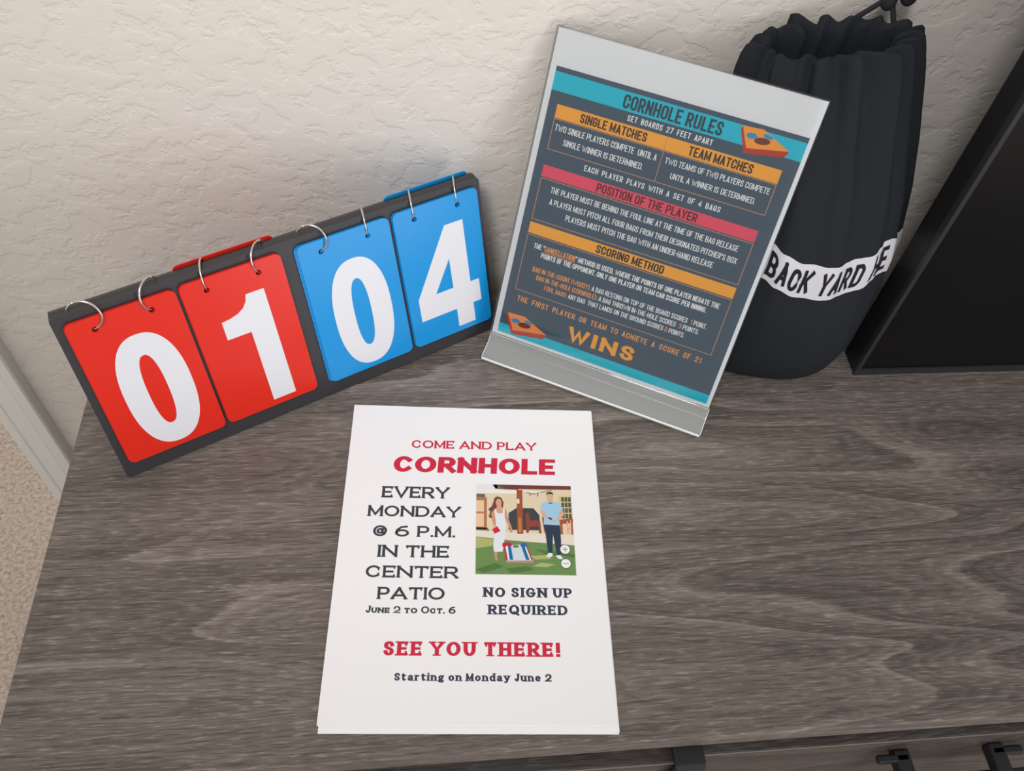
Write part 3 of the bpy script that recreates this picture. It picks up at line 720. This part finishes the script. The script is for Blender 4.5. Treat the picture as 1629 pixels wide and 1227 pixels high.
pp([[(51, 67), (54.5, 67), (55.5, 59), (66, 59), (67, 44), (64.5, 44), (64, 52), (56, 52), (53.5, 45), (51.5, 45)], [(68, 63), (76, 62), (76, 46), (70, 46)]], (142, 70, 56), 3)
pp([[(84, 60), (100, 62.5), (100, 57), (84, 55)], rect(86.5, 44, 89, 58), rect(97.6, 44, 99.6, 58)], (164, 86, 62), 3); pp([rect(93.5, 45, 95, 59), rect(97, 45, 98, 60), rect(93.5, 50, 98, 51.4)], (226, 170, 132), 4)
pp([rect(42.2, 44, 48.2, 94)], (158, 82, 56), 4); pp([rect(43.6, 45, 46.4, 62)], (198, 122, 70), 5); pp([rect(42.4, 78, 45, 83.5)], (236, 224, 206), 5)
pp([[(0, 39.5), (0, 47), (50, 45), (100, 43.5), (100, 31.5), (55, 34.5)]], (228, 218, 204), 4)
pp([[(0, 0), (0, 40), (40, 36), (100, 32), (100, 0)]], (108, 140, 84), 5)
pp([[(0, 27), (0, 39.5), (20, 37), (16, 30)], [(56, 9), (66, 13), (80, 11), (70, 8)], [(55, 20), (72, 21), (76, 17), (60, 16)]], (172, 178, 112), 6)
pp([[(0, 5), (20, 12), (28, 8), (8, 1)], [(30, 6), (52, 9), (58, 5), (36, 1)], [(60, 27), (80, 25), (100, 22), (100, 19), (70, 22)]], (84, 118, 66), 6)
# woman tossing a bag
pp([[(18, 80), (19, 84), (22, 86), (26, 84.5), (28.4, 79), (27.6, 73), (22, 70), (16, 60.5), (13, 62), (14.5, 68), (12.5, 71), (16, 74)]], (116, 66, 50), 7)
pp([ell(23.3, 78.6, 3.1, 4.6), [(22, 76), (26, 76), (27, 70.5), (28.5, 66), (21, 66), (20, 70)]], (214, 160, 134), 8)
pp([[(15.3, 66), (17, 69.5), (19.8, 69), (20.8, 60), (21.2, 51), (18.6, 51), (16.6, 58)], [(28.8, 71.5), (31, 70.5), (32, 64), (36.8, 50), (37.2, 45), (34.6, 45), (34.8, 49), (30, 61)]], (204, 146, 120), 8)
pp([[(18.6, 71.5), (20.4, 71), (21.6, 66.5), (27, 66), (28, 71), (29.6, 71), (29.4, 62), (31, 54), (30.4, 46), (27, 24), (18.4, 23.4), (17.4, 30), (19, 44), (20.4, 56), (19.2, 64)]], (226, 228, 232), 9)
pp([[(18, 23.6), (21.8, 23.6), (21.4, 17), (22.6, 14.4), (19.4, 14.6), (19.2, 18)]], (196, 148, 118), 9)
pp([[(16.4, 48), (21.6, 51.8), (25, 46.4), (19.2, 43.2)]], (208, 40, 62), 11)
# the board on the grass
pp([[(28.4, 31), (50.8, 32), (58, 14.6), (30.4, 14)]], (206, 216, 222), 8)
pp([[(30.6, 14.2), (58, 14.8), (57.6, 12.4), (30.4, 12)]], (186, 140, 108), 8)
pp([[(28, 30.5), (29.6, 30.8), (32.4, 14.8), (29.4, 14.4)], [(50, 31.6), (51.2, 31.8), (57.4, 15.2), (55.6, 15.0)]], (184, 66, 66), 9)
pp([[(32, 31), (35.2, 31.2), (37.6, 15.4), (33.8, 15.2)], [(45.4, 31.4), (48.8, 31.6), (54, 15.4), (50.4, 15.2)]], (36, 110, 160), 9)
pp([[(29.6, 30.8), (32, 31), (33.8, 15.2), (32.4, 14.8)], [(48.8, 31.6), (50, 31.6), (55.6, 15), (54, 15.4)]], (236, 240, 244), 9)
pp([ell(40.3, 29.8, 3.2, 1.4)], (120, 108, 74), 10)
pp([[(26.6, 30), (27, 33.4), (33, 34.4), (37, 32), (36, 30), (31, 30.2), (28.6, 28)]], (190, 44, 56), 10); pp([[(45, 30), (45.4, 33), (49, 34), (51.8, 32.6), (51.4, 29.6), (48, 29)]], (34, 108, 170), 10)
# man standing
pp([ell(77.2, 86.2, 3.4, 5.2), [(75, 83), (79.6, 83), (80, 79), (74.6, 79)]], (216, 172, 146), 8)
pp([[(73.6, 88), (74, 91.4), (77, 92.6), (80.4, 91.8), (81, 88), (80, 89.6), (75, 89.8)]], (92, 62, 48), 9)
pp([[(67, 71), (70.4, 70), (72, 64.5), (76, 61), (80, 59), (84, 61), (86.4, 64), (86.4, 70), (90.4, 71), (91, 65), (85, 60), (79, 57), (74.5, 58.5), (68.4, 64)]], (214, 170, 144), 8)
pp([[(66.8, 71.4), (68.4, 78), (74.4, 81.4), (77, 79.6), (80.4, 81.4), (86.6, 79), (90.6, 72), (86.4, 69.6), (85.6, 63), (80, 60), (76, 61), (72, 65), (70.4, 69.4)], [(70, 64), (75, 60), (80, 57), (86, 61), (86.2, 54), (69.6, 54.6)]], (160, 200, 226), 9)
pp([[(74.6, 63), (77, 62.6), (79, 60.6), (77, 60), (74.8, 61.4)], [(75.4, 79.6), (80, 79.8), (79.4, 78.6), (76, 78.4)]], (56, 60, 72), 10)
pp([[(69.8, 54.6), (86.2, 54), (86.6, 36), (85.6, 20.5), (81.8, 20.5), (78.6, 44), (77.2, 23), (73, 23), (71.4, 40)]], (48, 62, 78), 9)
pp([[(70.6, 19.6), (73.4, 23.4), (77, 23.2), (77.4, 20), (74, 18.4)], [(80.6, 19.4), (82, 21.2), (85.4, 21), (87.6, 17), (84, 16.8)]], (232, 234, 232), 10)
# zoom buttons that were printed along with the picture
for cy, mk in ((27.4, '+'), (12.2, '-')):
    pp([ell(90.2, cy, 5.5, 5.5, 26)], (84, 88, 86), 11); pp([ell(90.2, cy, 4.8, 4.8, 26)], (238, 240, 236), 12)
    q = [rect(87.4, cy - .3, 93.0, cy + .3)] + ([rect(89.9, cy - 2.8, 90.5, cy + 2.8)] if mk == '+' else [])
    pp(q, (84, 88, 92), 13)

photo.build()
for p in PRINTS.values(): p.build()

# ------------------------------------------------------------------ drawstring bag
bag = thing('drawstring_bag', 'black cotton drawstring bag with white lettered band leaning on the wall', 'bag', Matrix.Translation((0.332, 0.543, 0)))
#       z      cx     cy     rx     ry    superness
SEC = [(0.000, .332, .543, .080, .056, 2.3, -8), (0.006, .332, .543, .088, .065, 2.3, -8), (0.030, .332, .543, .092, .070, 2.3, -8), (0.080, .333, .545, .092, .070, 2.2, -8),
       (0.140, .334, .551, .089, .065, 2.2, -8), (0.190, .332, .559, .082, .055, 2.2, -9), (0.235, .329, .571, .075, .042, 2.1, -11), (0.268, .327, .581, .069, .032, 2.1, -12),
       (0.288, .326, .586, .064, .025, 2.1, -12), (0.297, .325, .588, .060, .022, 2.1, -12)]
def sec(z):
    for a, b in zip(SEC, SEC[1:]):
        if z <= b[0] + 1e-9:
            t = (z - a[0]) / (b[0] - a[0]); return [p + (q - p) * t for p, q in zip(a, b)]
    return list(SEC[-1])
def folds(th, z):
    t = min(1.0, max(0.0, (z - 0.06) / 0.22)); g = max(0.0, (z - 0.235) / 0.06)
    f = 0.0030 * t * math.cos(9 * th + 0.6 + 3 * z) + 0.0022 * t * math.cos(15 * th + 1.4) + 0.0012 * math.cos(5 * th + 14 * z)
    s = math.cos(13 * th + 2.2 * math.cos(2 * th)); f += 0.0036 * t * (abs(s) ** 3) * (1 if s > 0 else -1)
    return f + g * 0.0022 * math.cos(19 * th + 1.3 * math.sin(3 * th))
def bag_pt(th, z, off=0.0):
    z0, cx, cy, rx, ry, p, ro = sec(z); c, s = math.cos(th), math.sin(th)
    x = rx * math.copysign(abs(c) ** (2 / p), c); y = ry * math.copysign(abs(s) ** (2 / p), s)
    cr, sr = math.cos(math.radians(ro)), math.sin(math.radians(ro))
    d = Vector((x * cr - y * sr, x * sr + y * cr, 0)); k = 1 + (folds(th, z) + off) / max(d.length, 1e-6)
    top = max(0.0, (z - 0.255) / 0.042)
    zz = z + top * (0.0026 * math.cos(19 * th + 1.3 * math.sin(3 * th)) + 0.0115 * math.cos(th - 0.2) + 0.003 * math.sin(th) - 0.004)
    return Vector((cx + d.x * k - 0.332, cy + d.y * k - 0.543, zz))
bm = bmesh.new(); NT_ = 168
zs = [0, .003, .006, .012, .02] + [0.03 + 0.0135 * i for i in range(20)] + [.2905, .294, .297]
zs = sorted(set(round(z, 5) for z in zs if z <= 0.2971))
rows = [[bm.verts.new(bag_pt(2 * PI * k / NT_, z)) for k in range(NT_)] for z in zs]
# the mouth rolls over the cord and back down inside
for d, dz in ((-.003, .002), (-.006, .001), (-.009, -.006), (-.009, -.03), (-.006, -.06)):
    r = []
    for k in range(NT_):
        p = bag_pt(2 * PI * k / NT_, 0.297, d); r.append(bm.verts.new(p + Vector((0, 0, dz))))
    rows.append(r)
for A, B in zip(rows, rows[1:]):
    for k in range(NT_): bm.faces.new((A[k], A[(k + 1) % NT_], B[(k + 1) % NT_], B[k]))
bm.faces.new(rows[0][::-1]); bm.faces.new(rows[-1])
obj('bag_body', bm, BAG, bag, smooth=True)
# printed band, wrapped on the cloth
BZ = [(200, .014), (250, .0105), (258, .0055), (268, -.001), (280, -.0025), (295, -.001), (303, .002), (312, .0085), (322, .011), (332, .009), (345, .004), (400, .002)]
def band_z(th, v):
    d = math.degrees(th); e = BZ[-1][1]
    for (a, p), (b, q) in zip(BZ, BZ[1:]):
        if a <= d <= b: u = (d - a) / (b - a); u = u * u * (3 - 2 * u); e = p + (q - p) * u; break
    return 0.117 + e + v * 0.0325
TH0, TH1 = math.radians(214), math.radians(380)
bm = bmesh.new(); nb = 120; g = []
for i in range(nb + 1):
    th = TH0 + (TH1 - TH0) * i / nb
    g.append([bm.verts.new(bag_pt(th, band_z(th, j / 6), 0.0006)) for j in range(7)])
for i in range(nb):
    for j in range(6): bm.faces.new((g[i][j], g[i + 1][j], g[i + 1][j + 1], g[i][j + 1]))
band = obj('printed_band', bm, BAND, bag, smooth=True)
AR = [(TH0, 0.0)]
for i in range(1, 241):
    th = TH0 + (TH1 - TH0) * i / 240
    AR.append((th, AR[-1][1] + (bag_pt(th, 0.135) - bag_pt(AR[-1][0], 0.135)).length))
def th_at(sl):
    for (a, p), (b, q) in zip(AR, AR[1:]):
        if p <= sl <= q: return a + (b - a) * (sl - p) / max(q - p, 1e-9)
    return TH1
def s_at(th): return min(AR, key=lambda e: abs(e[0] - th))[1]
def band_text(txt, ta, tb):
    ta, tb = s_at(ta), s_at(tb)
    pol = text_polys(txt, 0, 0, 1.0, None, 'band', 1.0, 0.16)
    xs = [x for q in pol.values() for p in q for x, y in p]; x0, x1 = min(xs), max(xs)
    bm = bmesh.new()
    for q in pol.values():
        for quad in q:
            # cut long strokes so that they follow the cloth
            (ax, ay), (bx, by), (cx_, cy_), (dx_, dy_) = quad; n = 5; prev = None
            for i in range(n + 1):
                t = i / n; e = []
                for (px, py) in ((ax + (bx - ax) * t, ay + (by - ay) * t), (dx_ + (cx_ - dx_) * t, dy_ + (cy_ - dy_) * t)):
                    th = th_at(ta + (tb - ta) * (px - x0) / (x1 - x0))
                    e.append(bm.verts.new(bag_pt(th, band_z(th, 0.15 + 0.69 * py), 0.0010)))
                if prev: bm.faces.new((prev[0], e[0], e[1], prev[1]))
                prev = e
    obj('lettering', bm, BANDINK, band)
band_text('BACK YARD HE', math.radians(249), math.radians(323))
# cord and its toggle at the far corner of the mouth
kx, ky, kz = 0.030, 0.058, 0.305
bm = bmesh.new()
tube(bm, [(kx - .030, ky + .006, .288), (kx - .016, ky + .008, .300), (kx - .004, ky + .006, .312), (kx + .004, ky + .004, .322), (kx + .008, ky + .004, .330), (kx + .004, ky + .002, .336)], 0.0021, 10)
tube(bm, [(kx + .010, ky - .012, .292), (kx + .008, ky - .004, .304), (kx + .004, ky + .002, .316), (kx + .006, ky + .004, .328)], 0.0021, 10)
obj('drawcord', bm, CORD, bag, smooth=True)
bm = bmesh.new(); ball(bm, (kx + .002, ky + .004, .316), 0.0062, 3, 1, 1, 1.3)
obj('cord_toggle', bm, CORD, bag, smooth=True)
bm = bmesh.new(); ball(bm, (kx + .016, ky + .003, .322), 0.0075, 3, .9, .9, 1.25)
obj('cord_knot', bm, CORD, bag, smooth=True)
